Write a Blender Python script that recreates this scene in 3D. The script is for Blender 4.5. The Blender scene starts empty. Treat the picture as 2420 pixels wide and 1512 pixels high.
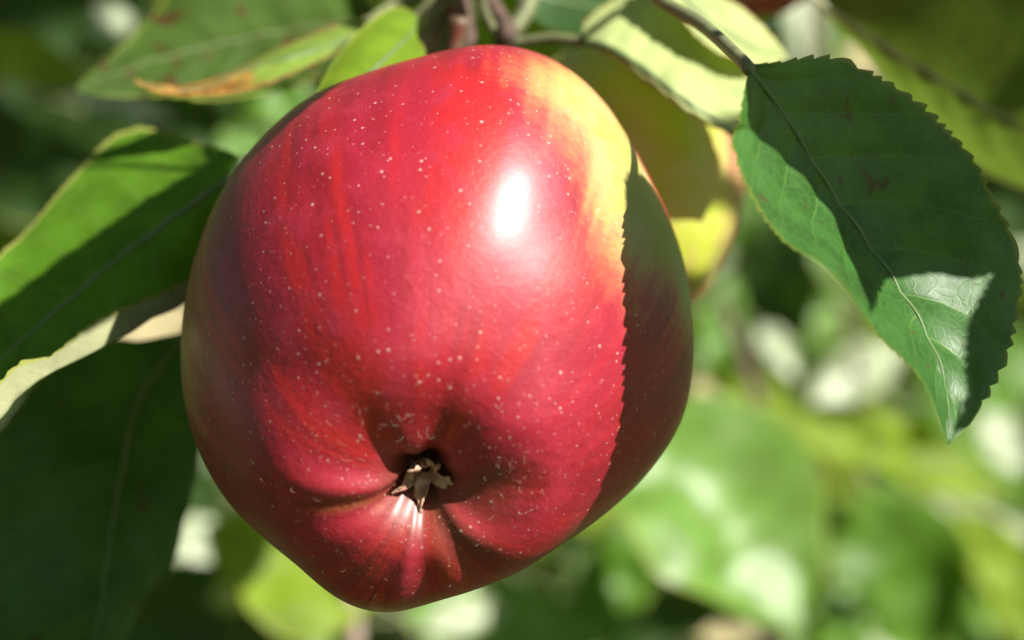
import bpy, math, random
import numpy as np
from mathutils import Vector

random.seed(7)
rng = np.random.default_rng(11)
scene = bpy.context.scene
col = scene.collection

# ------------------------------------------------------------------ camera
H = 1.3                                   # camera height above the orchard grass
cam_d = bpy.data.cameras.new('camera')
cam = bpy.data.objects.new('camera', cam_d); col.objects.link(cam)
cam.location = (0, 0, H); cam.rotation_euler = (math.radians(90), 0, 0)
cam_d.lens = 100; cam_d.sensor_width = 36
cam_d.clip_start = 0.01; cam_d.clip_end = 500
cam_d.dof.use_dof = True
cam_d.dof.focus_distance = 0.398
cam_d.dof.aperture_fstop = 9.2
cam_d.dof.aperture_blades = 0
scene.camera = cam

# ------------------------------------------------------------------ sky and sun
SUN = np.array([0.60, -0.50, 0.62]); SUN /= np.linalg.norm(SUN)
world = bpy.data.worlds.new('World'); scene.world = world
world.use_nodes = True
wn = world.node_tree
sky = wn.nodes.new('ShaderNodeTexSky'); sky.sky_type = 'NISHITA'; sky.sun_disc = False
sky.sun_elevation = math.asin(SUN[2]); sky.sun_rotation = math.atan2(SUN[0], SUN[1])
bg = wn.nodes['Background']; bg.inputs['Strength'].default_value = 0.056
wn.links.new(sky.outputs[0], bg.inputs['Color'])
sun_d = bpy.data.lights.new('sun', 'SUN'); sun_d.energy = 5.0; sun_d.angle = math.radians(0.5)
sun_d.color = (1.0, 0.95, 0.86)
sun = bpy.data.objects.new('sun', sun_d); col.objects.link(sun)
sun.location = Vector(SUN) * 5
sun.rotation_euler = Vector(SUN).to_track_quat('Z', 'Y').to_euler()
scene.view_settings.view_transform = 'Standard'; scene.view_settings.look = 'None'
scene.view_settings.exposure = 0.82; scene.view_settings.gamma = 1
scene.view_settings.use_curve_mapping = False
scene.cycles.max_bounces = 8; scene.cycles.transmission_bounces = 6
scene.cycles.use_denoising = True

# ------------------------------------------------------------------ helpers
K = 0.36 / 2420
def P(px, py, d):
    return np.array([(px - 1210) * K * d, d, H + (756 - py) * K * d])
def PA(a):
    a = np.asarray(a, float)
    return np.stack([(a[:, 0] - 1210) * K * a[:, 2], a[:, 2], H + (756 - a[:, 1]) * K * a[:, 2]], 1)
def unit(v):
    v = np.asarray(v, float); return v / (np.linalg.norm(v) + 1e-12)

def spline(pts, n):
    """Catmull-Rom through pts, resampled to n points evenly along its length."""
    p = np.asarray(pts, float)
    if len(p) == 2:
        t = np.linspace(0, 1, n)[:, None]; return p[0] * (1 - t) + p[1] * t
    q = np.vstack([2 * p[0] - p[1], p, 2 * p[-1] - p[-2]])
    out = []
    m = 24
    for i in range(len(p) - 1):
        a, b, c, d = q[i], q[i + 1], q[i + 2], q[i + 3]
        t = np.linspace(0, 1, m, endpoint=False)[:, None]
        out.append(0.5 * (2 * b + (c - a) * t + (2 * a - 5 * b + 4 * c - d) * t ** 2 + (3 * b - a - 3 * c + d) * t ** 3))
    out = np.vstack(out + [p[-1:]])
    s = np.r_[0, np.cumsum(np.linalg.norm(np.diff(out[:, :2], axis=0), axis=1) if out.shape[1] == 3 and abs(out[:, 0]).max() > 5
                           else np.linalg.norm(np.diff(out, axis=0), axis=1))]
    s /= s[-1]
    t = np.linspace(0, 1, n)
    return np.stack([np.interp(t, s, out[:, k]) for k in range(out.shape[1])], 1)

def hash2(ix, iy, seed):
    h = np.sin(ix * 127.1 + iy * 311.7 + seed * 74.7) * 43758.5453
    return h - np.floor(h)
def noise2(x, y, seed=0):
    ix, iy = np.floor(x), np.floor(y); fx, fy = x - ix, y - iy
    fx = fx * fx * (3 - 2 * fx); fy = fy * fy * (3 - 2 * fy)
    return ((hash2(ix, iy, seed) * (1 - fx) + hash2(ix + 1, iy, seed) * fx) * (1 - fy) +
            (hash2(ix, iy + 1, seed) * (1 - fx) + hash2(ix + 1, iy + 1, seed) * fx) * fy)
def sstep(a, b, x):
    t = np.clip((x - a) / (b - a), 0, 1); return t * t * (3 - 2 * t)

def link(name, me, mat=None, parent=None):
    o = bpy.data.objects.new(name, me); col.objects.link(o)
    if mat: me.materials.append(mat)
    if parent: o.parent = parent
    return o
def tag(o, label=None, cat=None, group=None, kind=None):
    if label: o['label'] = label
    if cat: o['category'] = cat
    if group: o['group'] = group
    if kind: o['kind'] = kind
    return o
def root(name, loc, label, cat, group=None):
    o = bpy.data.objects.new(name, None); col.objects.link(o)
    o.empty_display_size = 0.01; o.location = loc
    return tag(o, label, cat, group)
def base_of(o):
    while o.parent: o = o.parent
    return np.array(o.location) if o.type == 'EMPTY' else np.zeros(3)

def grid_mesh(name, V, mat, parent, uv=None, flip=False, wrap=False, attr=None):
    """V: (nt, ns, 3) world points -> one smooth mesh."""
    nt, ns = V.shape[:2]
    co = V.reshape(-1, 3) - (base_of(parent) if parent else 0)
    idx = np.arange(nt * ns).reshape(nt, ns)
    if wrap:
        nxt = np.roll(idx, -1, 1)
        q = np.stack([idx[:-1], nxt[:-1], nxt[1:], idx[1:]], -1).reshape(-1, 4)
    else:
        q = np.stack([idx[:-1, :-1], idx[:-1, 1:], idx[1:, 1:], idx[1:, :-1]], -1).reshape(-1, 4)
    if flip: q = q[:, ::-1]
    me = bpy.data.meshes.new(name)
    me.vertices.add(len(co)); me.vertices.foreach_set('co', co.astype(np.float32).ravel())
    me.loops.add(len(q) * 4); me.loops.foreach_set('vertex_index', q.ravel().astype(np.int32))
    me.polygons.add(len(q))
    me.polygons.foreach_set('loop_start', np.arange(0, len(q) * 4, 4, dtype=np.int32))
    me.polygons.foreach_set('use_smooth', np.ones(len(q), dtype=bool))
    me.update(calc_edges=True)
    if uv is not None:
        l = me.uv_layers.new(name='UVMap')
        l.data.foreach_set('uv', uv.reshape(-1, 2)[q.ravel()].astype(np.float32).ravel())
    if attr:
        for k, a in attr.items():
            at = me.attributes.new(k, 'FLOAT', 'POINT'); at.data.foreach_set('value', a.ravel().astype(np.float32))
    me.validate()
    return link(name, me, mat, parent)

def tube_grid(pts, radii, n=8):
    p = np.asarray(pts, float); m = len(p)
    r = np.interp(np.linspace(0, 1, m), np.linspace(0, 1, len(np.atleast_1d(radii))), np.atleast_1d(radii))
    tan = np.gradient(p, axis=0); tan /= np.linalg.norm(tan, axis=1)[:, None] + 1e-12
    up = np.array([0.31, -0.8, 0.5]); V = np.zeros((m, n, 3))
    for i in range(m):
        a = unit(np.cross(tan[i], up)); b = np.cross(tan[i], a)
        for j in range(n):
            w = 2 * math.pi * j / n
            V[i, j] = p[i] + r[i] * (math.cos(w) * a + math.sin(w) * b)
    c0 = np.repeat(p[:1, None], n, 1); c1 = np.repeat(p[-1:, None], n, 1)
    return np.concatenate([c0, V, c1], 0)
def tube(name, pts, radii, mat, parent, n=8, smooth=40):
    if smooth: pts = spline(pts, smooth)
    return grid_mesh(name, tube_grid(pts, radii, n), mat, parent, wrap=True)

# ------------------------------------------------------------------ node helper
class G:
    def __init__(s, name):
        s.m = bpy.data.materials.new(name); s.m.use_nodes = True
        s.t = s.m.node_tree; s.t.nodes.clear()
    def n(s, kind, **kw):
        o = s.t.nodes.new('ShaderNode' + kind)
        for k, v in kw.items(): setattr(o, k, v)
        return o
    def put(s, sock, v):
        if isinstance(v, bpy.types.NodeSocket): s.t.links.new(v, sock)
        elif v is not None: sock.default_value = v
    def math(s, op, a, b=None, c=None, clamp=False):
        o = s.n('Math', operation=op, use_clamp=clamp)
        s.put(o.inputs[0], a)
        if b is not None: s.put(o.inputs[1], b)
        if c is not None: s.put(o.inputs[2], c)
        return o.outputs[0]
    def ramp(s, v, a, b, lo=0.0, hi=1.0):
        o = s.n('MapRange', interpolation_type='SMOOTHSTEP')
        s.put(o.inputs[0], v); s.put(o.inputs[1], a); s.put(o.inputs[2], b); s.put(o.inputs[3], lo); s.put(o.inputs[4], hi)
        return o.outputs[0]
    def mix(s, f, a, b, blend='MIX'):
        o = s.n('Mix', data_type='RGBA', blend_type=blend)
        s.put(o.inputs[0], f)
        s.put(o.inputs[6], a if isinstance(a, bpy.types.NodeSocket) else (*a, 1)[:4])
        s.put(o.inputs[7], b if isinstance(b, bpy.types.NodeSocket) else (*b, 1)[:4])
        return o.outputs[2]
    def noise(s, vec, scale, detail=3, rough=0.5):
        o = s.n('TexNoise'); s.put(o.inputs['Vector'], vec); o.inputs['Scale'].default_value = scale
        o.inputs['Detail'].default_value = detail; o.inputs['Roughness'].default_value = rough
        return o.outputs[0]
    def coord(s, which='Object'):
        return s.n('TexCoord').outputs[which]
    def out(s, sh):
        o = s.n('OutputMaterial'); s.t.links.new(sh, o.inputs[0]); return s.m

def leaf_material(name, top, back, trans, tr=0.34, rough=0.42, spec=0.5, vein=(0.2, 0.3, 0.08), edge=(0.35, 0.4, 0.06),
                  nv=8.0, spots=0.12, brown=None, detail=True, edge_w=0.965, back_mid=None):
    g = G(name)
    uv = g.n('UVMap').outputs[0]
    sep = g.n('SeparateXYZ'); g.put(sep.inputs[0], uv); u, v = sep.outputs[0], sep.outputs[1]
    sv = g.math('MULTIPLY_ADD', v, 2.0, -1.0); av = g.math('ABSOLUTE', sv)
    obj = g.coord('Object')
    mot = g.noise(obj, 120, 4, 0.6); mot2 = g.noise(obj, 420, 3, 0.6)
    side = g.math('MULTIPLY', g.math('GREATER_THAN', sv, 0.0), 0.47)
    ph = g.math('ADD', g.math('SUBTRACT', g.math('MULTIPLY', u, nv), g.math('MULTIPLY', g.math('POWER', av, 1.25), 1.7)), side)
    ph = g.math('ADD', ph, g.math('MULTIPLY', g.math('SUBTRACT', mot, 0.5), 0.35))
    dv = g.math('PINGPONG', ph, 0.5)
    vein_w = g.math('MULTIPLY_ADD', av, -0.028, 0.05)
    vm = g.ramp(dv, 0.0, vein_w, 1.0, 0.0)
    cv = g.n('CombineXYZ'); g.put(cv.inputs[0], g.math('MULTIPLY', u, 34.0)); g.put(cv.inputs[1], g.math('MULTIPLY', sv, 10.0))
    g.put(cv.inputs[2], g.math('MULTIPLY', mot, 1.2))
    vo = g.n('TexVoronoi', feature='DISTANCE_TO_EDGE', voronoi_dimensions='3D')
    g.put(vo.inputs['Vector'], cv.outputs[0]); vo.inputs['Scale'].default_value = 1.0
    fine = g.ramp(vo.outputs['Distance'], 0.0, 0.12, 1.0, 0.0)
    veins = g.math('MAXIMUM', g.math('MULTIPLY', vm, 0.75), g.math('MULTIPLY', fine, 0.3))
    dark = tuple(c * 0.62 for c in top)
    c_top = g.mix(g.ramp(mot, 0.35, 0.65), dark, top)
    c_top = g.mix(g.math('MULTIPLY', mot2, 0.3), c_top, tuple(c * 1.5 for c in top))
    c_top = g.mix(g.math('MULTIPLY', veins, 0.7), c_top, vein)
    backd = tuple(c * 0.72 for c in back)
    c_back = g.mix(g.ramp(mot, 0.3, 0.7), backd, back)
    c_back = g.mix(g.math('MULTIPLY', veins, 0.55), c_back, tuple(min(1, c * 1.35) for c in back))
    c_tr = g.mix(g.math('MULTIPLY', veins, 0.75), g.mix(g.ramp(mot, 0.3, 0.7), tuple(c * 0.7 for c in trans), trans), tuple(c * 0.55 for c in trans))
    em = g.ramp(g.math('ADD', av, g.math('MULTIPLY', g.math('SUBTRACT', mot2, 0.5), 0.03)), edge_w - 0.012, edge_w + 0.012)
    sp = g.ramp(g.noise(obj, 260, 2, 0.5), 0.70 - spots * 0.25, 0.76 - spots * 0.25)
    spm = g.math('MULTIPLY', sp, min(1.0, spots * 5))
    res = []
    for c in (c_top, c_back, c_tr):
        c = g.mix(em, c, edge)
        c = g.mix(spm, c, (0.10, 0.045, 0.02))
        if brown is not None:                     # brown = (u0, u1, colour): withered from u0 on
            bm = g.ramp(g.math('ADD', u, g.math('MULTIPLY', g.math('SUBTRACT', g.noise(obj, 300, 4, 0.65), 0.5), 0.5)), brown[0], brown[1])
            bc = g.mix(g.ramp(mot2, 0.4, 0.6), brown[2], tuple(x * 0.45 for x in brown[2]))
            c = g.mix(bm, c, bc)
        res.append(c)
    geo = g.n('NewGeometry')
    base = g.mix(geo.outputs['Backfacing'], res[0], res[1])
    pb = g.n('BsdfPrincipled')
    g.put(pb.inputs['Base Color'], base)
    rg = g.math('MULTIPLY_ADD', mot2, 0.2, rough - 0.1)
    g.put(pb.inputs['Roughness'], g.math('MULTIPLY_ADD', geo.outputs['Backfacing'], 0.25, rg))
    pb.inputs['Specular IOR Level'].default_value = spec
    tb = g.n('BsdfTranslucent'); g.put(tb.inputs['Color'], res[2])
    if detail:
        hgt = g.math('ADD', g.math('MULTIPLY', g.math('SUBTRACT', 1.0, veins), 0.6), g.math('MULTIPLY', mot2, 0.5))
        bp = g.n('Bump'); bp.inputs['Strength'].default_value = 0.22; bp.inputs['Distance'].default_value = 0.0004
        g.put(bp.inputs['Height'], hgt)
        g.put(pb.inputs['Normal'], bp.outputs[0])
    ms = g.n('MixShader'); ms.inputs[0].default_value = tr
    g.t.links.new(pb.outputs[0], ms.inputs[1]); g.t.links.new(tb.outputs[0], ms.inputs[2])
    return g.out(ms.outputs[0])

def plain(name, c, rough=0.6, c2=None, scale=300, bump=0.3):
    g = G(name)
    nz = g.noise(g.coord('Object'), scale, 4, 0.6)
    pb = g.n('BsdfPrincipled')
    g.put(pb.inputs['Base Color'], g.mix(g.ramp(nz, 0.35, 0.65), c, c2 or tuple(x * 0.6 for x in c)))
    pb.inputs['Roughness'].default_value = rough
    bp = g.n('Bump'); bp.inputs['Strength'].default_value = bump; bp.inputs['Distance'].default_value = 0.0005
    g.put(bp.inputs['Height'], nz); g.put(pb.inputs['Normal'], bp.outputs[0])
    return g.out(pb.outputs[0])

M = {}
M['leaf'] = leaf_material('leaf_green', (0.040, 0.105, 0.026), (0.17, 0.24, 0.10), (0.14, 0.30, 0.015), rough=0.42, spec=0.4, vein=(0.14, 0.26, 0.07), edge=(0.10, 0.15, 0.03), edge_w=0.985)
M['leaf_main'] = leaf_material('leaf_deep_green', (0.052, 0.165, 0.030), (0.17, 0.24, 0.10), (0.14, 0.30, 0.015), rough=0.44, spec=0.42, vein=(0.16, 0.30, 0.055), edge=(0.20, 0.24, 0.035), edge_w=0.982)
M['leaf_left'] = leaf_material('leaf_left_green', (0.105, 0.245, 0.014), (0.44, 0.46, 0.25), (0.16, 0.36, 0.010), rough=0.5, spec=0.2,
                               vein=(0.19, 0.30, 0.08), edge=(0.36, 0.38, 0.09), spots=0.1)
M['leaf_pale'] = leaf_material('leaf_pale_underside', (0.52, 0.61, 0.24), (0.56, 0.64, 0.27), (0.34, 0.48, 0.06), rough=0.6, spec=0.3, tr=0.3,
                               vein=(0.5, 0.55, 0.28), edge=(0.5, 0.40, 0.15), spots=0.0)
M['leaf_fresh'] = leaf_material('leaf_yellow_green', (0.22, 0.36, 0.02), (0.36, 0.48, 0.11), (0.36, 0.52, 0.02), rough=0.5, spec=0.3, tr=0.42,
                                vein=(0.26, 0.38, 0.08), edge=(0.45, 0.45, 0.1), spots=0.0)
M['leaf_olive'] = leaf_material('leaf_olive', (0.12, 0.20, 0.04), (0.12, 0.19, 0.04), (0.17, 0.27, 0.03), rough=0.6, spec=0.25, tr=0.5,
                                vein=(0.2, 0.24, 0.06), edge=(0.2, 0.2, 0.05), nv=9, spots=0.1)
M['leaf_dull'] = leaf_material('leaf_dull_green', (0.07, 0.135, 0.022), (0.10, 0.15, 0.05), (0.18, 0.26, 0.015), rough=0.6, spec=0.12, tr=0.4, spots=0.35)
M['leaf_curl'] = leaf_material('leaf_withered_tip', (0.26, 0.40, 0.05), (0.30, 0.42, 0.10), (0.32, 0.45, 0.03), rough=0.55, spec=0.3,
                               vein=(0.45, 0.52, 0.25), edge=(0.42, 0.14, 0.08), edge_w=0.93, brown=(0.42, 0.6, (0.55, 0.27, 0.06)), spots=0.1)
BG = {}
def bgm(k, *a, **kw):
    BG[k] = leaf_material('leaf_' + k, *a, detail=False, spots=0.0, **kw)
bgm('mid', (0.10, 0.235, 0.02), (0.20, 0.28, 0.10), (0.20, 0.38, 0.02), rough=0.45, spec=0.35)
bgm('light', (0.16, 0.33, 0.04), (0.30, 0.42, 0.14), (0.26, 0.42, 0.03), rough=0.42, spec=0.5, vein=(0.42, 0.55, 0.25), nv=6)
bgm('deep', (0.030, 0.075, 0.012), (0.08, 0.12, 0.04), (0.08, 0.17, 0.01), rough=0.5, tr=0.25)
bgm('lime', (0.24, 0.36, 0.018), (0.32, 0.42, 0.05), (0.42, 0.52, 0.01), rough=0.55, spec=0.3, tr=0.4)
bgm('sheen', (0.44, 0.50, 0.33), (0.50, 0.55, 0.38), (0.30, 0.40, 0.15), rough=0.4, tr=0.2)  # glossy sun reflections of the leaves put into the colour
bgm('tan', (0.46, 0.38, 0.22), (0.46, 0.38, 0.22), (0.35, 0.28, 0.15), rough=0.7, spec=0.2, tr=0.15)  # tan colour for blurred highlights and for sunlit ground
M['petiole'] = plain('petiole_green', (0.20, 0.23, 0.10), 0.5, (0.15, 0.15, 0.08))
M['petiole_red'] = plain('petiole_reddish', (0.16, 0.05, 0.035), 0.5, (0.10, 0.08, 0.04))
M['midrib'] = plain('midrib_pale', (0.15, 0.22, 0.09), 0.5, (0.12, 0.18, 0.06))
M['midrib_dry'] = plain('midrib_straw', (0.42, 0.42, 0.26), 0.6, (0.34, 0.34, 0.18))
M['twig'] = plain('twig_bark', (0.16, 0.10, 0.075), 0.8, (0.07, 0.045, 0.035), 500, 0.8)
M['twig_pale'] = plain('twig_pale_bark', (0.42, 0.32, 0.26), 0.8, (0.3, 0.22, 0.18), 300, 0.5)
M['sepal'] = plain('dried_sepal', (0.66, 0.43, 0.30), 0.7, (0.34, 0.15, 0.11), 700, 0.6)
M['hair'] = plain('pale_down', (0.62, 0.52, 0.42), 0.6, (0.55, 0.45, 0.36))

# ------------------------------------------------------------------ leaves
def loft(rails, nt, m, mid, teeth=0, amp=0.0, quilt=0.0, wave=0.0, nv=8, seed=0, world=False):
    """Loft a sheet through rails (pixel+distance control points, or world points)."""
    R = [spline(r, nt) for r in rails]
    R = np.stack([r if world else PA(r) for r in R], 1)            # nt, K, 3
    Kr = R.shape[1]
    S = []; sv = []
    ext = np.concatenate([2 * R[:, :1] - R[:, 1:2], R, 2 * R[:, -1:] - R[:, -2:-1]], 1)
    for i in range(Kr - 1):
        a, b, c, d = (ext[:, i + k] for k in range(4))
        last = i == Kr - 2
        for t in np.linspace(0, 1, m + (1 if last else 0), endpoint=last):
            S.append(0.5 * (2 * b + (c - a) * t + (2 * a - 5 * b + 4 * c - d) * t ** 2 + (3 * b - a - 3 * c + d) * t ** 3))
            f = i + t
            sv.append((f - mid) / mid if f <= mid else (f - mid) / max(1e-6, Kr - 1 - mid))
    V = np.stack(S, 1); sv = np.array(sv)
    u = np.linspace(0, 1, nt)
    du = np.gradient(V, axis=0); ds = np.gradient(V, axis=1)
    N = np.cross(ds, du); N /= np.linalg.norm(N, axis=2)[..., None] + 1e-12
    U, SV = np.meshgrid(u, sv, indexing='ij')
    if quilt:
        ph = U * nv - np.abs(SV) ** 1.25 * 1.7 + (SV > 0) * 0.47
        V = V + N * (quilt * (np.abs(np.sin(math.pi * ph)) - 0.5) * (1 - np.abs(SV) ** 3) * np.sin(math.pi * U) ** 0.5)[..., None]
    if wave:
        V = V + N * (wave * (noise2(U * 7, SV * 2 + 9, seed) - 0.5) * np.sin(math.pi * U) * (0.3 + np.abs(SV)))[..., None]
    if teeth:
        jit = noise2(u * teeth * 0.6, u * 0 + seed, seed) * 1.6
        sw = (u * teeth + jit) % 1.0
        tooth = np.where(sw < 0.8, (sw / 0.8) ** 0.7, (1 - sw) / 0.2) * amp * np.clip(np.sin(math.pi * u) * 3, 0, 1) * (0.6 + 0.8 * noise2(u * 9, u * 0, seed + 3))
        for e, inn in ((0, 2), (-1, -3)):
            o = V[:, e] - V[:, inn]; o /= np.linalg.norm(o, axis=1)[:, None] + 1e-9
            V[:, e] += o * tooth[:, None]
    uv = np.stack([U, SV * 0.5 + 0.5], -1)
    return V, uv, R

LAST = {}
def surf(V, pts, s):
    V = V.reshape(-1, 3); x = V[:, 0] / (K * V[:, 1]) + 1210; y = 756 - (V[:, 2] - H) / (K * V[:, 1]); out = []
    for px, py in pts:
        w = 1 / ((x - px) ** 2 + (y - py) ** 2 + 9) ** 2
        d = (w * V[:, 1]).sum() / w.sum(); out.append(P(px, py, d) + SUN * s)
    return np.array(out)
def leaf(parent, rails, mat, mid=1, top_front=True, nt=150, m=12, teeth=26, amp=0.0006, quilt=0.0, wave=0.0, nv=8, seed=0,
         rib=0.00045, petiole=None, pr=(0.0007, 0.0006), label=None, rib_mat='midrib', pet_mat='petiole', world=False, name='leaf'):
    V, uv, R = loft(rails, nt, m, mid, teeth, amp, quilt, wave, nv, seed, world)
    # make the upper face of the leaf look the way asked for
    du = np.gradient(V, axis=0); ds = np.gradient(V, axis=1)
    n = np.cross(ds, du).reshape(-1, 3).sum(0)            # face normal sum for the unflipped order
    camdir = np.array([0, 0, H]) - V.reshape(-1, 3).mean(0)
    front = np.dot(n, camdir) > 0
    o = grid_mesh(name, V, mat, parent, uv, flip=(front != top_front))
    if label: o['label'] = label
    LAST['V'] = V
    if rib:
        mc = V[:, int(round(mid * m))]
        tube('midrib', mc, (rib * 1.3, rib, rib * 0.7, rib * 0.25), M[rib_mat], o, 8, 60)
    if petiole is not None:
        pp = np.array(petiole, float) if world else PA(petiole)
        tube('petiole', pp, pr, M[pet_mat], o, 8, 24)
    return o

def bgleaf(parent, px, py, d, L, W, ang, n, mat, bend=0.15, fold=0.25, seed=0, pet=True):
    """A leaf given by its middle, size in metres, direction of the tip and facing."""
    c = P(px, py, d); n = unit(n)
    a = np.array([math.cos(math.radians(ang)), 0, math.sin(math.radians(ang))])
    a = unit(a - np.dot(a, n) * n); b = np.cross(n, a)
    t = np.linspace(0, 1, 9)
    prof = np.sin(math.pi * t ** 0.85) ** 0.75
    mid = np.array([c + a * (tt - 0.5) * L - n * bend * L * ((tt - 0.4) ** 2) for tt in t])
    e1 = mid + b[None] * (prof * W / 2)[:, None] + n[None] * (prof * W * 0.5 * fold)[:, None]
    e2 = mid - b[None] * (prof * W / 2)[:, None] + n[None] * (prof * W * 0.5 * fold)[:, None]
    V, uv, _ = loft([e1, mid, e2], 36, 6, 1, 0, 0, L * 0.012, L * 0.14, 6, seed, True)
    front = np.dot(np.cross(np.gradient(V, axis=1), np.gradient(V, axis=0)).reshape(-1, 3).sum(0), n) > 0
    o = grid_mesh('leaf', V, mat, parent, uv, flip=not front)
    if pet:
        tube('petiole', [mid[0], mid[0] - a * L * 0.16 - n * 0.003, mid[0] - a * L * 0.3 - n * 0.009], (0.0008, 0.0009), M['petiole'], o, 6, 10)
    return o

# ------------------------------------------------------------------ apples
def apple_material(name, yel=((0.42, 0.43, 0.09), (0.52, 0.47, 0.20)), sss=0.18, orange=(0.52, 0.19, 0.08)):
    g = G(name)
    obj = g.coord('Object')
    def A(k):
        n = g.n('Attribute'); n.attribute_name = k; return n.outputs['Fac']
    blush, streak, eye_dark = A('blush'), A('streak'), A('eye_tone')
    n1 = g.noise(obj, 160, 4, 0.6); n2 = g.noise(obj, 900, 3, 0.6); n3 = g.noise(obj, 2600, 2, 0.6)
    f = g.math('ADD', blush, g.math('MULTIPLY', g.math('SUBTRACT', n1, 0.5), 0.35))
    f = g.math('ADD', f, g.math('MULTIPLY', g.math('SUBTRACT', n2, 0.5), 0.22))
    red = g.mix(streak, (0.50, 0.010, 0.014), (0.28, 0.004, 0.016))
    red = g.mix(g.math('MULTIPLY', A('band'), 0.75), red, (0.36, 0.006, 0.034))
    red = g.mix(g.ramp(n1, 0.45, 0.75), red, (0.44, 0.018, 0.050))
    yellow = g.mix(g.ramp(n1, 0.3, 0.7), yel[0], yel[1])
    c = g.mix(g.ramp(f, 0.1, 0.58), yellow, orange)
    c = g.mix(g.ramp(f, 0.34, 0.76), c, red)
    c = g.mix(g.math('MULTIPLY', eye_dark, 0.8), c, (0.075, 0.06, 0.022))
    c = g.mix(g.math('MULTIPLY', g.math('SUBTRACT', n3, 0.35), 0.25, clamp=True), c, (0.60, 0.09, 0.10))
    # lenticels: pale corky dots
    def dots(scale, r, lo):          # lo: share of the dots left out
        vo = g.n('TexVoronoi', feature='F1'); g.put(vo.inputs['Vector'], obj); vo.inputs['Scale'].default_value = scale
        sc = g.n('SeparateColor'); g.put(sc.inputs[0], vo.outputs['Color'])
        rad = g.math('MULTIPLY_ADD', g.math('POWER', sc.outputs[0], 1.8), r * 0.95, r * 0.4)
        on = g.math('GREATER_THAN', sc.outputs[1], lo)
        q = g.math('DIVIDE', vo.outputs['Distance'], rad)
        return g.math('MULTIPLY', g.ramp(q, 0.2, 1.05, 1.0, 0.0), on)
    dt = g.math('MAXIMUM', g.math('MULTIPLY', dots(740, 0.185, 0.12), 1.0), g.math('MULTIPLY', dots(1250, 0.19, g.math('MULTIPLY_ADD', A('crowd'), -0.6, 0.62)), 0.75))
    c = g.mix(g.math('MULTIPLY', dt, 0.75), c, (0.78, 0.52, 0.46))
    pb = g.n('BsdfPrincipled')
    g.put(pb.inputs['Base Color'], c)
    g.put(pb.inputs['Roughness'], g.math('ADD', g.math('MULTIPLY_ADD', n2, 0.2, 0.43), g.math('MULTIPLY', dt, 0.2)))
    pb.inputs['Specular IOR Level'].default_value = 0.42
    pb.inputs['Coat Weight'].default_value = 0.65
    pb.inputs['Coat Roughness'].default_value = 0.34
    pb.inputs['Subsurface Weight'].default_value = sss
    pb.inputs['Subsurface Radius'].default_value = (1.0, 0.25, 0.12)
    pb.inputs['Subsurface Scale'].default_value = 0.003
    bp = g.n('Bump'); bp.inputs['Strength'].default_value = 0.38; bp.inputs['Distance'].default_value = 0.00036
    g.put(bp.inputs['Height'], g.math('ADD', g.math('ADD', g.math('MULTIPLY', g.math('ADD', n2, g.math('MULTIPLY', n1, 2.6)), 0.7), g.math('MULTIPLY', n3, 0.35)), g.math('MULTIPLY', dt, 0.4)))
    g.put(pb.inputs['Normal'], bp.outputs[0])
    return g.out(pb.outputs[0])
M['apple'] = apple_material('apple_skin')
M['apple_green'] = apple_material('apple_skin_greener', ((0.48, 0.58, 0.035), (0.58, 0.55, 0.14)), 0.35, (0.56, 0.33, 0.18))

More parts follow.
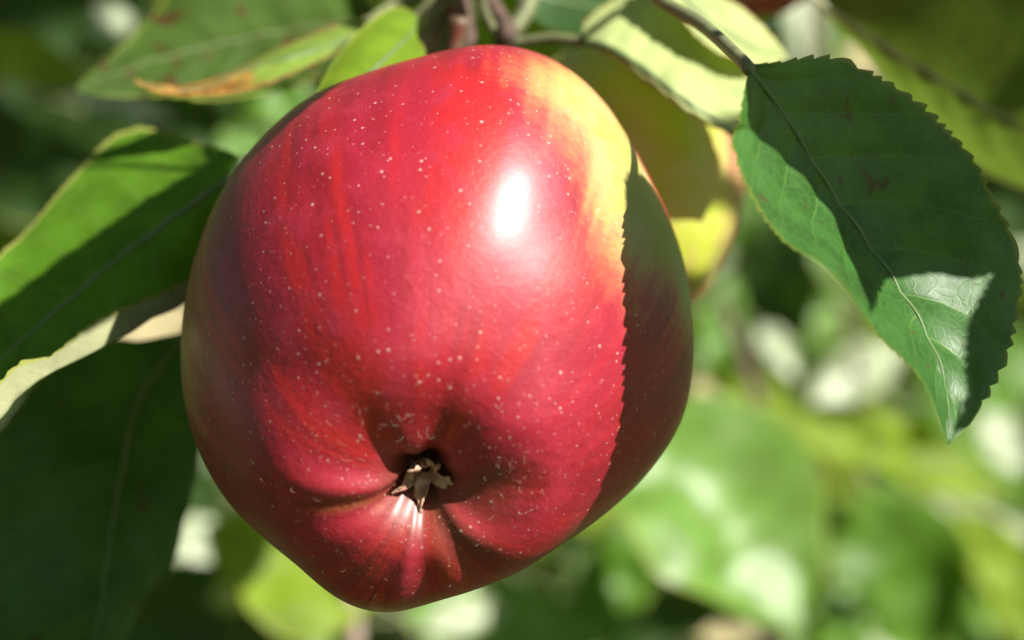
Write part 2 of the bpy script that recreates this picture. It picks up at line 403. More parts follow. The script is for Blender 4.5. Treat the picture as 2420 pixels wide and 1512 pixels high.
SIL = [(1636,775),(1640,830),(1632,905),(1610,990),(1545,1088),(1420,1208),(1255,1305),(1110,1358),(1000,1402),(940,1412),(865,1402),
       (755,1348),(640,1266),(560,1192),(490,1080),(443,960),(430,850),(440,720),(480,560),(540,430),(640,308),(740,226),(868,178),
       (1004,138),(1083,117),(1173,107),(1235,115),(1298,133),(1406,212),(1478,312),(1520,395),(1575,505),(1612,605),(1630,700)]
def make_apple(label, px, py, d, sil, Rz, cal, NT=230, NP=760, p=2.0, blunt=0.88, basin=(0.0062, 0.20, 0.0078, 0.092), rib=1.0, yellow=None, stem=None, seed=0, lob=0.012, flat=None, skin='apple'):
    C = P(px, py, d)
    ro = root('apple', C, label, 'apple')
    dx = np.array([(s[0] - px) * K * d for s in sil]); dz = np.array([-(s[1] - py) * K * d for s in sil])
    an = np.arctan2(dz, dx); rs = np.hypot(dx, dz)
    o = np.argsort(an); an, rs = an[o], rs[o]
    fine = np.linspace(-math.pi, math.pi, 721)[:-1]
    rf = np.interp(fine, np.r_[an - 2 * math.pi, an, an + 2 * math.pi], np.r_[rs, rs, rs])
    ker = np.exp(-(np.arange(-30, 31) / 11.0) ** 2); ker /= ker.sum()
    rf = np.convolve(np.r_[rf[-30:], rf, rf[:30]], ker, 'valid')
    def Rs(a): return np.interp(a, np.r_[fine, math.pi], np.r_[rf, rf[0]])
    c = unit(cal); e1 = unit(np.cross(c, [0, 0, 1])); e2 = np.cross(c, e1)
    th = np.concatenate([np.linspace(0.0, 0.7, NT // 2, endpoint=False), np.linspace(0.7, math.pi, NT - NT // 2)])
    ph = np.linspace(0, 2 * math.pi, NP, endpoint=False)
    T, F = np.meshgrid(th, ph, indexing='ij')
    D = np.cos(T)[..., None] * c + np.sin(T)[..., None] * (np.cos(F)[..., None] * e1 + np.sin(F)[..., None] * e2)
    sin_e = np.hypot(D[..., 0], D[..., 2]); cos_e = -D[..., 1]
    psi = np.arctan2(D[..., 2], D[..., 0])
    rz = np.where(cos_e > 0, Rz, Rz * 1.0)
    pe = p + blunt * sstep(0.1, 0.7, -D[..., 2]) * sstep(-0.1, 0.2, cos_e)          # blunter towards the eye end
    R = ((sin_e / Rs(psi)) ** pe + (np.abs(cos_e) / rz) ** pe) ** (-1 / pe)
    # five crowns round the calyx, fading towards the shoulders
    A0, a1, B0, b1 = basin
    f5 = np.cos(5 * F + 0.9 + seed); 
    R = R * (1 + lob * f5 * np.exp(-((T - 0.52) / 0.26) ** 2) * rib) + (0.0010 + 0.0046 * np.clip(-D[..., 2] - 0.5, 0, 1)) * rib * np.exp(-((T - 0.42) / 0.17) ** 2)
    uu = unit(np.array([0, 0, 1.0]) - c[2] * c)
    upn = np.cos(F) * np.dot(e1, uu) + np.sin(F) * np.dot(e2, uu)     # +1 on the upper side of the basin, -1 on the lower
    a1 = a1 * (1 + 0.38 * upn)
    dep = A0 * np.exp(-(T / a1) ** 2) * (1 - 0.18 * f5) + B0 * np.exp(-(T / b1) ** 2)
    pl = 0
    prng = np.random.default_rng(3 + seed)
    for k in range(10):                                  # uneven pleats running into the basin
        f0 = 2 * math.pi * (k + prng.uniform(-0.3, 0.3)) / 10; w = prng.uniform(0.13, 0.30); a = prng.uniform(0.3, 1.0)
        dF = (F - f0 + math.pi) % (2 * math.pi) - math.pi
        t0 = prng.uniform(0.17, 0.30)
        pl = pl + a * np.exp(-(dF / w) ** 2) * np.exp(-((T - t0) / (0.13 + 0.08 * a)) ** 2)
    R = R - dep + 0.0010 * rib * (1 - 0.25 * upn) * (pl - 0.45 * np.exp(-((T - 0.25) / 0.15) ** 2))
    R = R - 0.016 * np.exp(-((math.pi - T) / 0.30) ** 2)
    R = R * (1 + 0.006 * (noise2(np.cos(F) * 2 + 5, np.sin(F) * 2 + T * 1.6, 5 + seed) - 0.5))
    if flat:                                             # the flattish cheek on the sunny shoulder
        hx, hy, wx, wy, hh = flat; k_ = K * d
        R = R - hh * np.exp(-((D[..., 0] * R / k_ - hx) / wx) ** 2 - ((D[..., 2] * R / k_ - hy) / wy) ** 2) * (cos_e > 0)
    V = C + D * R[..., None]
    # colouring of the skin
    X = (V[..., 0] - C[0]) / (K * d); Y = (V[..., 2] - C[2]) / (K * d); front = np.clip(cos_e * 3 + 0.3, 0, 1)
    st = noise2(F / (2 * math.pi) * 50, T * 1.6, 2 + seed) * 0.5 + noise2(F / (2 * math.pi) * 210, T * 3.5, 4 + seed) * 0.45 + noise2(F / (2 * math.pi) * 14, T * 0.9, 8 + seed) * 0.4
    bl = np.full_like(T, 0.97)
    for (x, y, sx, sy, rot, am) in (yellow or []):
        cx, cy = X - x, Y - y; r_ = math.radians(rot)
        ax = cx * math.cos(r_) + cy * math.sin(r_); ay = -cx * math.sin(r_) + cy * math.cos(r_)
        bl = bl - am * np.exp(-(ax / sx) ** 2 - (ay / sy) ** 2) * (front if am > 0 else 1)
    bl = bl + (st - 0.65) * 0.30
    bl = bl - 0.9 * np.exp(-((math.pi - T) / 0.6) ** 2)
    ru = np.exp(-(T / 0.13) ** 2) * 1.3 + 0.45 * np.exp(-((T - 0.22) / 0.12) ** 2) * sstep(0.35, 0.7, noise2(np.cos(F) * 3 + 7, np.sin(F) * 3 + T * 4, 6))  # darker olive-brown towards the eye, patchy in a ring round it
    ob = grid_mesh('skin', V, M[skin], ro, flip=False, wrap=True,
                   attr=dict(blush=np.clip(bl, 0, 1), streak=np.clip(sstep(0.45, 0.95, st), 0, 1), eye_tone=np.clip(ru, 0, 1), band=sstep(0.35, 0.75, noise2(F / (2 * math.pi) * 22, T * 0.8, 15 + seed) * 0.7 + noise2(F / (2 * math.pi) * 90, T * 1.5, 17 + seed) * 0.4), crowd=np.exp(-(T / 0.75) ** 2)))
    me = ob.data
    # orientation check
    me.update()
    v0 = np.array(me.polygons[len(me.polygons) // 2].center); n0 = np.array(me.polygons[len(me.polygons) // 2].normal)
    if np.dot(v0, n0) < 0: me.flip_normals()
    if stem is not None:
        s0 = C - c * 0.018
        tube('stem', np.vstack([[s0], PA(stem)]), (0.0013, 0.0011, 0.0016), M['petiole_red'], ro, 10, 30)
    return ro, V, D, T, F, C, c, e1, e2

apple1, AV, AD, AT, AF, AC, ac, ae1, ae2 = make_apple(
    'large ripe red apple in front, speckled with pale dots, calyx facing the viewer', 1035, 775, 0.42, SIL, 0.0420, (-0.035, -0.835, -0.545),
    yellow=[(400, 450, 140, 330, 28, 0.72), (430, 150, 95, 260, 8, 0.42), (555, 210, 65, 200, 12, 0.5), (600, -40, 45, 250, 0, 0.35), (-595, 60, 110, 420, -4, 0.45), (-560, -150, 60, 300, 12, 0.3),
            (-50, -640, 420, 60, 0, 0.5), (220, 560, 260, 60, -20, 0.2), (-180, -380, 150, 40, 10, 0.35)],
    flat=(205, 270, 330, 190, 0.0007), stem=[(1060, 250, 0.445), (1075, 120, 0.447), (1085, 40, 0.446)])

def apple_point(px, py):
    """world point on the front of the first apple seen at that pixel"""
    V = AV.reshape(-1, 3)
    x = V[:, 0] / (K * V[:, 1]) + 1210; y = 756 - (V[:, 2] - H) / (K * V[:, 1])
    dd = (x - px) ** 2 + (y - py) ** 2 + 1e4 * (V[:, 1] > AC[1] + 0.012)
    return V[int(np.argmin(dd))]

# dried sepals in the eye of the apple
Rfl = np.linalg.norm(AV[0, 0] - AC)
eye = AC + ac * (Rfl + 0.0030)
def sepal(parent, azim, length, width, lean, curl, seed=0, base_r=0.0012):
    rad = math.cos(azim) * ae1 + math.sin(azim) * ae2; tanv = np.cross(ac, rad)
    t = np.linspace(0, 1, 8); w = width * (1 - t ** 1.6) * (0.75 + 0.5 * t)
    mid = np.array([eye + rad * base_r + (ac * math.cos(lean + curl * tt) + rad * math.sin(lean + curl * tt)) * length * tt for tt in t])
    e1 = mid + tanv[None] * (w / 2)[:, None] + ac * 0.0003
    e2 = mid - tanv[None] * (w / 2)[:, None] + ac * 0.0003
    V, uv, _ = loft([e1, mid, e2], 16, 4, 1, 0, 0, 0, 0.0012, 8, seed, True)
    # give the flap a real thickness
    nrm = np.cross(np.gradient(V, axis=1), np.gradient(V, axis=0)); nrm /= np.linalg.norm(nrm, axis=2)[..., None] + 1e-12
    V2 = np.concatenate([V, (V + nrm * 0.00025)[:, ::-1]], 1)
    return grid_mesh('sepal', V2, M['sepal'], parent, wrap=True)
for az, L, W, le, cu, sd in ((0.3, 0.0056, 0.0028, 0.1, 0.5, 1), (1.5, 0.0060, 0.0027, -0.05, 0.6, 2), (2.8, 0.0050, 0.0032, 0.2, 0.9, 3), (4.0, 0.0045, 0.0028, 0.15, 0.5, 4), (5.2, 0.0056, 0.0031, 0.0, 0.4, 5)):
    sepal(apple1, az, L, W, le, cu, sd)

# pale down round the basin, one joined part
def down(parent, count):
    V = []; F = []
    flat = AV; n = 0
    for i in range(count):
        ti = int(np.searchsorted(AT[:, 0], abs(rng.normal(0.32, 0.10)))); fi = int(rng.integers(0, AV.shape[1]))
        if AD[ti, fi, 2] < ac[2] - 0.05 and rng.random() < 0.75: continue      # the fluff sits mostly above the eye
        p0 = AV[ti, fi]; nr = unit(p0 - AC); t1 = unit(np.cross(nr, rng.normal(size=3))); t2 = unit(np.cross(nr, t1))
        L = rng.uniform(0.0004, 0.0012)
        pts = [p0 + nr * 0.0001 + t1 * L * s + nr * L * 0.45 * math.sin(s * 2.2) + t2 * L * 0.3 * math.sin(s * 3 + i) for s in (0, 0.35, 0.7, 1.0)]
        g = tube_grid(pts, (0.000017, 0.000012), 3)[1:-1]
        k = g.shape[0]
        V += list(g.reshape(-1, 3))
        for a in range(k - 1):
            for b in range(3):
                F.append((n + a * 3 + b, n + a * 3 + (b + 1) % 3, n + (a + 1) * 3 + (b + 1) % 3, n + (a + 1) * 3 + b))
        n += k * 3
    me = bpy.data.meshes.new('down'); me.from_pydata([tuple(v - AC) for v in V], [], F)
    o = link('down', me, M['hair'], parent); o['kind'] = 'stuff'
down(apple1, 130)

def ring(px, py, rx, ry, n=24, tilt=0):
    return [(px + rx * math.cos(2 * math.pi * k / n) , py - ry * math.sin(2 * math.pi * k / n)) for k in range(n)]
make_apple('half hidden yellow and red apple behind the large one', 1462, 425, 0.474, ring(1462, 425, 296, 345), 0.022, (0.25, -0.35, -0.9), 110, 140, basin=(0.003, 0.4, 0.003, 0.15), rib=0.6,
           yellow=[(-40, 20, 290, 500, 6, 1.3), (210, -60, 90, 240, 10, 0.2)], stem=[(1400, 40, 0.478), (1340, -60, 0.474)], seed=2, skin='apple_green')
make_apple('dark red apple peeking in at the top edge of the picture', 1772, -262, 0.50, ring(1772, -262, 300, 288), 0.0215, (0.1, -0.1, -1.0), 80, 120, basin=(0.003, 0.4, 0.003, 0.15), rib=0.6,
           yellow=[], stem=[(1740, -520, 0.50), (1700, -640, 0.49)], seed=4)

# ------------------------------------------------------------------ the fruiting spur with the leaves round the apple
spur = root('fruiting_spur', P(1080, -260, 0.452), 'fruiting twig above the large red apple with serrated green leaves around it', 'apple twig')
tube('twig', PA([(1120, -320, 0.475), (1090, -120, 0.470), (1072, -10, 0.466), (1086, 60, 0.462), (1100, 120, 0.462)]), (0.0040, 0.0032, 0.0030, 0.0022), M['twig'], spur, 12)
tube('twig', PA([(1090, -160, 0.470), (1160, 10, 0.465), (1200, 70, 0.455), (1185, 110, 0.456)]), (0.0022, 0.0016, 0.0015), M['twig'], spur, 10)
tube('twig', PA([(1290, -120, 0.465), (1245, 20, 0.462), (1195, 95, 0.460)]), (0.0016, 0.0014), M['petiole'], spur, 10)
tube('bud', PA([(1062, -60, 0.458), (1070, 0, 0.457), (1085, 45, 0.457)]), (0.0005, 0.0022, 0.0016), M['petiole_red'], spur, 10)
tube('bud', PA([(1010, 130, 0.470), (1030, 60, 0.468), (1050, -30, 0.466)]), (0.0016, 0.0022, 0.0025), M['twig_pale'], spur, 10)

# left leaf: lit upper half, shaded lower half, rim curled under
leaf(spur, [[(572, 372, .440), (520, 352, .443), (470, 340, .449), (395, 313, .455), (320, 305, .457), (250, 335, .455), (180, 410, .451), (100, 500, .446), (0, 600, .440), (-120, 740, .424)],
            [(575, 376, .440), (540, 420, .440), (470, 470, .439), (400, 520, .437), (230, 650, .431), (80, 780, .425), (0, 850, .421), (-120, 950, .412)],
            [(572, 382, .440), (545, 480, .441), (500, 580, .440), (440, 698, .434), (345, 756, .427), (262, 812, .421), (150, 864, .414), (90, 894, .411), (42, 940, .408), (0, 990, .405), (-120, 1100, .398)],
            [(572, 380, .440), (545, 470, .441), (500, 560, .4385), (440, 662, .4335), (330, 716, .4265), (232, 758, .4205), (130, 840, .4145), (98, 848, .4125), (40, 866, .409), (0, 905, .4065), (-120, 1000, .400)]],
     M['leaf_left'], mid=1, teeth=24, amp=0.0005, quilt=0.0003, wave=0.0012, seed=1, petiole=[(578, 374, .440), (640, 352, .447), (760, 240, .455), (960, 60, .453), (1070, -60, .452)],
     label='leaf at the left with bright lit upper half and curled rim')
VL = LAST['V']
# lower left big leaf in shade
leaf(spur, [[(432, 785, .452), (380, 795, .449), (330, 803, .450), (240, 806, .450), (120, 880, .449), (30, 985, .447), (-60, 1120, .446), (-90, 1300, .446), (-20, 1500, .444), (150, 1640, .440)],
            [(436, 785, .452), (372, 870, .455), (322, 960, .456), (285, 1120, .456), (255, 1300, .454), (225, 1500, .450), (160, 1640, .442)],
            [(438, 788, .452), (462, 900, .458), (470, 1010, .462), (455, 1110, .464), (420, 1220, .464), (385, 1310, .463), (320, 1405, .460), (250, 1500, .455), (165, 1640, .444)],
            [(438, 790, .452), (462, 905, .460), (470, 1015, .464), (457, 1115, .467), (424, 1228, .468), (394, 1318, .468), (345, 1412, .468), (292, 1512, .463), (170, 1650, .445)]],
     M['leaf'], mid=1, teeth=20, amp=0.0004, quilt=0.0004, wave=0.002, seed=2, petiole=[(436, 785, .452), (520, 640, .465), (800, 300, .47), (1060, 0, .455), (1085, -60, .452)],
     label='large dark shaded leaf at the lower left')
VB = LAST['V']
# top left dull leaf
leaf(spur, [[(900, 40, .484), (830, -60, .492), (700, -140, .494), (500, -110, .490), (380, 10, .484), (310, 90, .478), (240, 150, .472), (176, 207, .468)],
            [(900, 50, .484), (760, 60, .484), (620, 80, .482), (480, 110, .478), (340, 150, .474), (176, 210, .468)],
            [(900, 60, .484), (820, 140, .480), (700, 200, .476), (560, 222, .474), (430, 228, .472), (330, 227, .471), (250, 224, .469), (176, 212, .468)]],
     M['leaf_dull'], mid=1, teeth=20, amp=0.0004, quilt=0.0004, wave=0.002, seed=3, rib=0.0002, rib_mat='petiole', petiole=[(900, 50, .484), (980, 0, .46), (1085, -60, .474)], top_front=True,
     label='dull green leaf with brown specks at the upper left')
# sliver of a leaf with a withered orange tip
leaf(spur, [[(868, 40, .467), (800, 58, .464), (700, 96, .460), (610, 138, .458), (560, 165, .455), (470, 196, .451), (385, 203, .446), (304, 184, .445)],
            [(868, 52, .467), (850, 82, .462), (720, 128, .451), (590, 163, .449), (480, 208, .447), (380, 210, .445), (304, 185, .445)],
            [(868, 60, .467), (800, 116, .457), (740, 150, .448), (650, 190, .446), (570, 215, .445), (470, 227, .444), (370, 216, .444), (304, 187, .445)]],
     M['leaf_curl'], mid=1, teeth=16, amp=0.0004, quilt=0.0002, seed=4, rib=0.0004, petiole=[(868, 52, .467), (940, 0, .475), (1075, -80, .467)],
     label='narrow curled leaf with withered orange tip')
# small bright leaf by the shoulder of the apple
leaf(spur, [[(730, 262, .426), (762, 190, .432), (800, 130, .437), (850, 72, .442), (905, 30, .447), (950, 16, .450), (985, 38, .450)],
            [(735, 268, .426), (810, 215, .428), (870, 175, .432), (930, 120, .439), (970, 80, .445), (986, 40, .450)],
            [(760, 275, .427), (850, 255, .428), (930, 220, .431), (1000, 160, .437), (1002, 120, .441), (985, 85, .446), (987, 42, .450)]],
     M['leaf_fresh'], mid=1, teeth=10, amp=0.0002, seed=5, rib=0.0004, petiole=[(735, 268, .426), (780, 330, .446), (1000, 220, .47), (1080, 0, .455)],
     label='small bright yellow-green leaf resting on the shoulder of the large apple')
# pale leaf over the second apple
leaf(spur, [[(1375, 96, .452), (1385, 50, .456), (1440, 5, .460), (1520, -40, .462), (1610, -10, .460), (1690, 70, .456), (1740, 140, .454), (1795, 205, .453), (1832, 285, .453), (1815, 368, .449)],
            [(1375, 98, .452), (1440, 112, .448), (1530, 170, .444), (1620, 238, .441), (1700, 290, .442), (1760, 330, .445), (1815, 369, .449)],
            [(1375, 102, .452), (1430, 128, .451), (1530, 200, .448), (1620, 266, .445), (1705, 303, .443), (1760, 338, .446), (1815, 370, .449)]],
     M['leaf_pale'], mid=1, teeth=18, amp=0.0004, quilt=0.0003, wave=0.001, seed=6, rib=0.0005, petiole=[(1375, 98, .452), (1300, 90, .455), (1210, 98, .457), (1160, 60, .456), (1110, -60, .453)], pr=(0.0009, 0.0008),
     label='pale leaf above the half hidden apple, partly in sun')
leaf(spur, [[(1180, -60, .470), (1300, -90, .476), (1420, -70, .478), (1500, -40, .476), (1560, 20, .474)],
            [(1180, -50, .470), (1300, 0, .472), (1420, 20, .472), (1500, 20, .472), (1560, 24, .474)],
            [(1180, -40, .470), (1290, 60, .468), (1400, 75, .468), (1490, 55, .470), (1560, 28, .474)]],
     M['leaf'], mid=1, teeth=14, amp=0.0004, seed=8, petiole=[(1180, -50, .47), (1120, -90, .455)], label='dark leaf at the top edge behind the pale leaf')

# ------------------------------------------------------------------ right hand shoot: the large serrated leaf
shoot = root('leafy_shoot', P(1380, -200, 0.426), 'leafy shoot carrying the large dark serrated leaf on the right', 'shoot')
tube('twig', PA([(1180, -420, .444), (1300, -280, .442), (1420, -150, .438), (1490, -70, .434)]), (0.0024, 0.0016, 0.0012), M['twig'], shoot, 10)
leaf(shoot, [[(1772, 158, .388), (1790, 152, .389), (1840, 150, .393), (1905, 141, .397), (1990, 150, .401), (2100, 208, .405), (2200, 280, .407), (2290, 362, .406), (2348, 468, .403), (2398, 565, .404), (2413, 660, .402), (2394, 760, .399), (2368, 850, .395), (2328, 930, .391), (2288, 1000, .388), (2246, 1046, .386)],
             [(1770, 162, .388), (1850, 270, .393), (1960, 450, .397), (2060, 592, .397), (2130, 690, .395), (2195, 800, .392), (2235, 920, .389), (2243, 1048, .386)],
             [(1768, 168, .388), (1758, 225, .383), (1750, 290, .382), (1737, 322, .3815), (1750, 400, .379), (1790, 490, .3765), (1850, 570, .3735), (1930, 628, .370), (2000, 702, .371), (2090, 795, .375), (2170, 884, .380), (2210, 960, .383), (2240, 1050, .386)]],
     M['leaf_main'], mid=1, nt=360, m=22, teeth=33, amp=0.0010, quilt=0.0006, wave=0.0016, nv=8, seed=10, rib=0.00032,
     petiole=[(1770, 162, .388), (1742, 132, .397), (1660, 60, .418), (1555, -5, .430), (1490, -70, .434)], pr=(0.0010, 0.0011),
     label='large dark green serrated leaf hanging at the right')
VR = LAST['V']
leaf(shoot, [[(1560, -90, .455), (1640, -60, .458), (1720, 5, .460), (1790, 55, .460), (1830, 95, .459), (1862, 133, .457)],
             [(1560, -80, .452), (1620, 0, .452), (1690, 60, .452), (1770, 110, .453), (1862, 136, .457)],
             [(1560, -70, .450), (1610, 40, .447), (1680, 110, .446), (1750, 145, .448), (1810, 148, .452), (1862, 139, .457)]],
     M['leaf_pale'], mid=1, teeth=14, amp=0.0006, wave=0.001, seed=11, rib=0.0004, petiole=[(1560, -80, .452), (1490, -70, .434)], label='pale yellow-green leaf with serrated edge behind the leaf stalk')

# upper right olive leaf, the sun shining through it
shoot2 = root('leafy_shoot', P(1800, -160, 0.474), 'shoot with a broad olive leaf crossing the top right corner', 'shoot')
tube('twig', PA([(1600, -420, .470), (1720, -250, .474), (1830, -110, .475)]), (0.0024, 0.0016), M['twig'], shoot2, 10)
leaf(shoot2, [[(1905, -30, .476), (2000, -160, .470), (2200, -240, .464), (2500, -200, .458), (2700, 20, .460), (2800, 300, .470), (2760, 520, .480)],
              [(1908, -18, .476), (2010, 55, .478), (2100, 112, .479), (2250, 202, .480), (2420, 306, .482), (2600, 420, .482), (2760, 525, .480)],
              [(1905, -8, .476), (1990, 70, .486), (2090, 190, .494), (2180, 290, .500), (2330, 400, .502), (2560, 500, .496), (2760, 530, .480)]],
     M['leaf_olive'], mid=1, teeth=24, amp=0.0006, quilt=0.0006, wave=0.002, nv=9, seed=12, rib=0.0006, rib_mat='midrib_dry', petiole=[(1908, -18, .476), (1830, -110, .475)], pr=(0.0011, 0.0012),
     label='broad olive leaf in the top right corner, lit from behind')

# ------------------------------------------------------------------ leaves above the picture, between it and the sun
over = root('leafy_shoot', P(2150, -250, .40) + SUN * 0.22, 'leafy shoot above the picture whose leaves shade the apple and the right hand leaf', 'shoot')
OA = P(2150, -250, .40) + SUN * 0.22
tube('twig', [OA - np.array([0.02, 0, 0.01]), OA, OA + np.array([0.04, 0.0, 0.03]), OA + np.array([0.1, 0.02, 0.05])], (0.0016, 0.003), M['twig'], over, 10)
def shade_leaf(par, V, s, r1, r2, r3, knot, seed, teeth=24):
    A, B, C_ = surf(V, r1, s), surf(V, r2, s), surf(V, r3, s)
    leaf(par, [A, B, C_], M['leaf'], mid=1, teeth=teeth, amp=0.0006, seed=seed, world=True,
         petiole=[B[0], B[0] + SUN * 0.03, (B[0] + SUN * 0.05 + knot) / 2 + SUN * 0.01, knot])
shade_leaf(over, VR, .10, [(2150, 60), (1950, 40), (1800, 90), (1745, 200), (1775, 305), (1870, 370), (1945, 455), (1985, 550), (2025, 645), (2058, 735)],
           [(2150, 70), (2080, 200), (2030, 330), (2030, 480), (2040, 620), (2054, 738)],
           [(2150, 80), (2260, 200), (2260, 400), (2180, 560), (2105, 640), (2075, 690), (2058, 740)], OA, 21)
shade_leaf(over, VR, .115, [(2520, 100), (2360, 20), (2180, 60), (2120, 300), (2100, 520), (2100, 650)],
           [(2480, 210), (2400, 330), (2310, 440), (2210, 560), (2102, 655)],
           [(2530, 120), (2560, 400), (2440, 590), (2300, 655), (2200, 645), (2104, 658)], OA, 22)
shade_leaf(over, VR, .13, [(2440, 540), (2350, 650), (2290, 770), (2285, 870), (2290, 940), (2252, 1016)],
           [(2445, 560), (2380, 700), (2330, 800), (2340, 890), (2315, 965), (2254, 1018)], [(2450, 580), (2450, 720), (2420, 830), (2370, 930), (2310, 1000), (2256, 1020)], OA, 26, 22)
OB = P(350, 100, .44) + SUN * 0.24
over2 = root('leafy_shoot', OB, 'leafy shoot above the picture shading the left hand leaf', 'shoot')
tube('twig', [OB + np.array([-0.06, 0, 0.06]), OB + np.array([-0.02, 0, 0.03]), OB], (0.003, 0.002), M['twig'], over2, 10)
shade_leaf(over2, VL, .14, [(560, 318), (475, 395), (380, 450), (280, 520), (140, 615), (0, 720), (-130, 790)],
           [(560, 345), (470, 450), (380, 530), (240, 640), (60, 760), (-135, 800)],
           [(560, 372), (492, 530), (400, 660), (240, 765), (60, 850), (-140, 820)], OB, 23, 16)





# ------------------------------------------------------------------ shoots behind, out of focus
SH = unit(SUN + np.array([0, -1, 0]))                     # facing that throws the sun at the viewer
def bshoot(label, stem, leaves, r=(0.0022, 0.0014), mat='twig'):
    s = PA(stem)
    ro = root('background_shoot', s[0], label, 'shoot')
    tube('twig', s, r, M[mat], ro, 8, 24)
    for i, (px, py, d, L, W, a, n, m) in enumerate(leaves):
        bgleaf(ro, px, py, d, L, W, a, n, BG[m], seed=i + len(label))
    return ro
F_ = (0.1, -1, 0.25)
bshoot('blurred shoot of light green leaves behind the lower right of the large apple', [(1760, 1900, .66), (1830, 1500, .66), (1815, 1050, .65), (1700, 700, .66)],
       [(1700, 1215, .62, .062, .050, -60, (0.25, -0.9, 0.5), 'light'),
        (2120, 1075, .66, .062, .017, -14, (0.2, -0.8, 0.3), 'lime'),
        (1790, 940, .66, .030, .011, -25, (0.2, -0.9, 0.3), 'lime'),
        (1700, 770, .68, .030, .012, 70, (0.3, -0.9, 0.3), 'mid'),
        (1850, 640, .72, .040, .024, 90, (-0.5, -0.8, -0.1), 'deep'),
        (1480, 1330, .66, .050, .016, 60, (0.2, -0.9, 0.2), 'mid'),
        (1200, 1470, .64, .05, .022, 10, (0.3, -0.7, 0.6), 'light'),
        (1105, 1455, .63, .022, .009, 20, SH, 'sheen'),
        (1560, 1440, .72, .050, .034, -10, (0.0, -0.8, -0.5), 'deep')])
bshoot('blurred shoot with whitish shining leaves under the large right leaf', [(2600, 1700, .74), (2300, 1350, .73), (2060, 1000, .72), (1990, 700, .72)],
       [(2030, 880, .72, .034, .015, 35, SH, 'sheen'),
        (2370, 1045, .72, .018, .014, -60, SH, 'sheen'),
        (2310, 1230, .72, .038, .013, -5, SH, 'sheen'),
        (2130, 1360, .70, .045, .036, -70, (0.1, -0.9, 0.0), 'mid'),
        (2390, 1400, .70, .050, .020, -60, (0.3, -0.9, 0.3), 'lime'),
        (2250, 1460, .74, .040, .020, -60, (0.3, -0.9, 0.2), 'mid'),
        (1990, 1400, .70, .0075, .0085, 40, SH, 'sheen'),
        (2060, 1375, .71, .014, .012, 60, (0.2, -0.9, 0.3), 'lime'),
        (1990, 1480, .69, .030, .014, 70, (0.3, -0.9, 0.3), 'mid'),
        (1840, 830, .70, .016, .008, -60, (0.3, -0.9, 0.4), 'sheen'),
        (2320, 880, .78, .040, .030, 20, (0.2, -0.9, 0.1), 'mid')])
bshoot('dead tan leaf remnants on a blurred twig right of the apple', [(1850, 1500, .655), (1850, 1385, .655), (1815, 1045, .655), (1660, 925, .655)],  # small tan leaves stand in for round blurred highlights
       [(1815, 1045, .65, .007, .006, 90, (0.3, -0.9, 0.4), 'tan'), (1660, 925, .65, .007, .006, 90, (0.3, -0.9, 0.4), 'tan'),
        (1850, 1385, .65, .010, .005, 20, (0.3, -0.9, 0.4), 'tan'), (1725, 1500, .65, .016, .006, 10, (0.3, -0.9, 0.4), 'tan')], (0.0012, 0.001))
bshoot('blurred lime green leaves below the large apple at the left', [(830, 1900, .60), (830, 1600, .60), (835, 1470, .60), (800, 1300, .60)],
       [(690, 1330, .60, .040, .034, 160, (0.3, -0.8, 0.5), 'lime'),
        (545, 1410, .60, .010, .008, 200, SH, 'sheen'),
        (465, 1285, .64, .0150, .0145, 60, SH, 'sheen'),
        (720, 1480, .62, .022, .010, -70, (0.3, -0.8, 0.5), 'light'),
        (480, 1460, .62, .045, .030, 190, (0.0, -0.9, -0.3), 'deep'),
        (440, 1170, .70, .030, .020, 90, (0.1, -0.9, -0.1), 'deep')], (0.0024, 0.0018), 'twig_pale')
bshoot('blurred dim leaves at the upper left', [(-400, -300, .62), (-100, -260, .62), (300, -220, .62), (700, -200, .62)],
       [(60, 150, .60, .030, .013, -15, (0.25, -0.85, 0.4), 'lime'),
        (265, 50, .62, .0095, .0095, 30, SH, 'sheen'),
        (290, 250, .60, .024, .0065, -5, SH, 'sheen'),
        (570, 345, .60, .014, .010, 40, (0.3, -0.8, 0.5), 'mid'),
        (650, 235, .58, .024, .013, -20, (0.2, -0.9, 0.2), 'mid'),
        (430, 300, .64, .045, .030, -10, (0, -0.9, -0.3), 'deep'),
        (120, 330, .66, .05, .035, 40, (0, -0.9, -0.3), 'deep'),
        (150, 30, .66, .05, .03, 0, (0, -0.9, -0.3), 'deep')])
bshoot('dead tan leaf on a blurred twig between the two left hand leaves', [(600, 950, .75), (430, 780, .74), (250, 760, .73)],  # this leaf stands in for the sunlit tan ground beyond
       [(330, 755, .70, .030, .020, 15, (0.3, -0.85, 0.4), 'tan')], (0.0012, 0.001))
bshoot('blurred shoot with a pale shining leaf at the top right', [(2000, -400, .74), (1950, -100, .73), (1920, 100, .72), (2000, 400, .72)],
       [(1890, 50, .74, .024, .015, -80, SH, 'sheen'), (2050, 150, .74, .013, .013, -60, (0.4, -0.9, 0.3), 'tan'),  # the tan disc stands in for a round blurred highlight
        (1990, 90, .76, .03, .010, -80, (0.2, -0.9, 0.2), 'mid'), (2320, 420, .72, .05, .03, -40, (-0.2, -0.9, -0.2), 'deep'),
        (2180, 300, .74, .05, .026, -50, (-0.2, -0.9, -0.1), 'deep'), (1800, 420, .74, .04, .028, -80, (0.1, -0.9, 0.1), 'mid')])

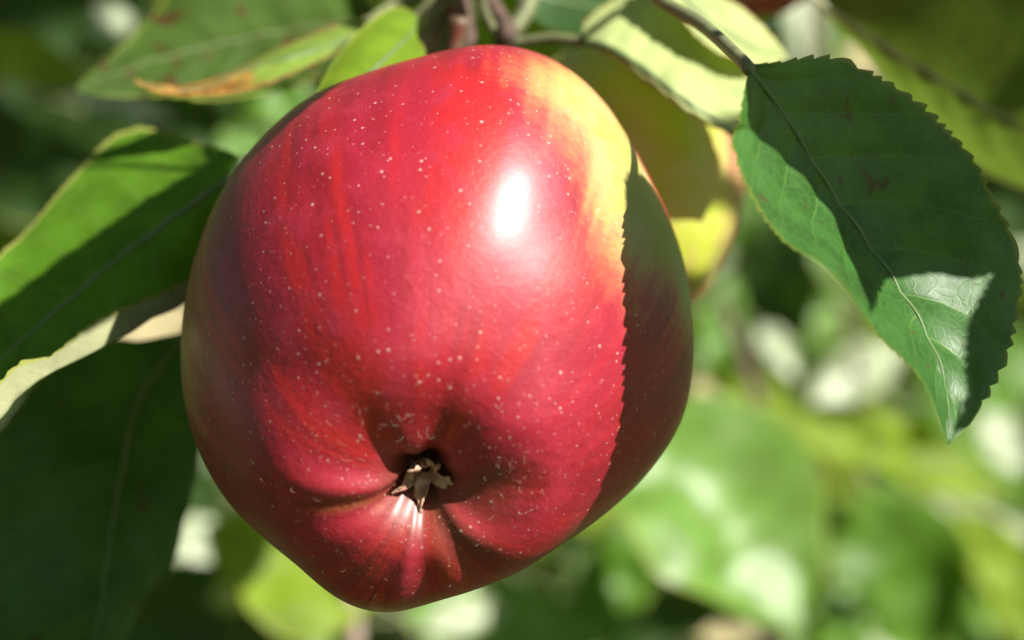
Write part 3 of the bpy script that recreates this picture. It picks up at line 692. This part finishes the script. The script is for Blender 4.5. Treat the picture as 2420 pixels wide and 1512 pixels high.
def random_leaves(n, x0, x1, y0, y1, d0, d1, mats, lo=.018, hi=.045):
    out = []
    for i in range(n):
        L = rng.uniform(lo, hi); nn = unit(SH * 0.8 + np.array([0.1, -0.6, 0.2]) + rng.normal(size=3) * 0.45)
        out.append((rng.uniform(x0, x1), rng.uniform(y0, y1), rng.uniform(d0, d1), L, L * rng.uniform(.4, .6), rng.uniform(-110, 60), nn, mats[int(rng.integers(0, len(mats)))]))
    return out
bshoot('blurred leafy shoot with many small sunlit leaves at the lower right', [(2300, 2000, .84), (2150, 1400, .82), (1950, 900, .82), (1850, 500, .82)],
       random_leaves(46, 1560, 2500, 560, 1560, .76, .95, ['light', 'lime', 'mid', 'mid', 'light', 'sheen']))
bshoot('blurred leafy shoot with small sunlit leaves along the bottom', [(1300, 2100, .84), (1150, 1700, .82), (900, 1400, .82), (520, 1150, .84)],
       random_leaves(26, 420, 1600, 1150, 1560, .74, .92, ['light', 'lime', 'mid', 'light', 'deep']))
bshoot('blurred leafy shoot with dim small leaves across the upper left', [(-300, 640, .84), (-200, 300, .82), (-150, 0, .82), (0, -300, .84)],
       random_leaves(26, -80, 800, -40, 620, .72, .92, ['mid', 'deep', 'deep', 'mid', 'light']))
bshoot('blurred leafy shoot with small leaves across the top right', [(2600, -300, .84), (2300, 100, .82), (2000, 250, .82), (1800, 500, .84)],
       random_leaves(22, 1750, 2500, -60, 620, .76, .92, ['mid', 'deep', 'light', 'sheen']))

# ------------------------------------------------------------------ the mass of foliage farther back and the ground
def leaf_mass(name, count, sampler, mats, size, kind='stuff', label=None, cat=None):
    V = []; F = []; mi = []; UV = []
    for i in range(count):
        c = sampler(); n = unit(np.array([0.25, -0.7, 0.45]) + rng.normal(size=3) * 0.55)
        a = unit(np.cross(n, rng.normal(size=3))); b = np.cross(n, a)
        L = size * rng.uniform(0.6, 1.25); W = L * rng.uniform(0.45, 0.65)
        k = len(V)
        prof = ((-.5, 0), (-.22, .85), (.1, 1), (.36, .55), (.5, 0))
        for t, w in prof:
            V += [c + a * L * t + b * W * .5 * w + n * W * .12 * w, c + a * L * t - n * L * .25 * t * t, c + a * L * t - b * W * .5 * w + n * W * .12 * w]
            UV += [(t + .5, 1), (t + .5, .5), (t + .5, 0)]
        m = int(rng.integers(0, len(mats)))
        for r in range(4):
            q = k + r * 3
            F += [(q, q + 3, q + 4, q + 1), (q + 1, q + 4, q + 5, q + 2)]; mi += [m, m]
    me = bpy.data.meshes.new(name); me.from_pydata([tuple(v) for v in V], [], F)
    for m in mats: me.materials.append(m)
    me.polygons.foreach_set('material_index', mi)
    me.polygons.foreach_set('use_smooth', [True] * len(F))
    l = me.uv_layers.new(name='UVMap'); l.data.foreach_set('uv', np.array([UV[v] for f in F for v in f], dtype=np.float32).ravel())
    o = link(name, me); o['kind'] = kind
    if label: tag(o, label, cat)
    return o
def back_sampler():
    d = rng.uniform(0.95, 1.7); return P(rng.uniform(-900, 3300), rng.uniform(-1000, 2500), d)
leaf_mass('foliage', 1500, back_sampler, [BG['mid'], BG['deep'], BG['light'], BG['mid'], BG['lime']], 0.07,
          label='blurred mass of apple tree foliage in the background', cat='foliage')
def shade_crown_sampler():
    # unseen leaves added to dim sky and left background, outside view and most sun
    while True:
        p = np.array([rng.uniform(-1.1, 0.9), rng.uniform(-0.35, 1.0), H + rng.uniform(-0.75, 0.9)])
        ok = p[1] > 0.02
        if abs(p[0]) < 0.24 * max(p[1], 0.0) + 0.09 and abs(p[2] - H) < 0.15 * max(p[1], 0.0) + 0.09: continue
        bad = False; side = 0.10 if rng.random() < 0.5 else 0.19
        for y in (0.38, 0.44, 0.5, 0.6, 0.7, 0.8, 0.95, 1.2):
            t = (y - p[1]) / -SUN[1]
            if t < -0.05: continue
            q = p - SUN * t
            lo = -0.20 * y - 0.06 if y < 0.5 else -side * y
            if lo < q[0] < 0.2 * y + 0.06 and abs(q[2] - H) < 0.13 * y + 0.06: bad = True; break
        if not bad: return p
leaf_mass('shade_crown', 4200, shade_crown_sampler, [BG['mid'], BG['deep'], BG['mid']], 0.075,
          label='unseen leaves added above and around the picture to dim the sky and left background', cat='foliage')
def far_sampler():
    return np.array([rng.uniform(-3, 3), rng.uniform(2.2, 3.4), rng.uniform(0, 3.0)])
leaf_mass('hedge', 9000, far_sampler, [BG['deep'], BG['deep'], BG['mid']], 0.12, label='dark hedge of foliage far behind', cat='hedge')

g = G('orchard_grass')
nz = g.noise(g.coord('Object'), 6, 6, 0.7)
pb = g.n('BsdfPrincipled'); pb.inputs['Roughness'].default_value = 0.9
g.put(pb.inputs['Base Color'], g.mix(g.ramp(nz, 0.35, 0.65), (0.04, 0.08, 0.015), (0.12, 0.13, 0.04)))
gm = g.out(pb.outputs[0])
gx = np.linspace(-1, 1, 61); gx = np.sign(gx) * np.abs(gx) ** 3 * 200
X, Y = np.meshgrid(gx, gx, indexing='ij')
Z = 0.03 * (noise2(X * 1.5, Y * 1.5, 1) - 0.5)
gr = grid_mesh('ground', np.stack([X, Y, Z], -1), gm, None, flip=True); gr['kind'] = 'structure'
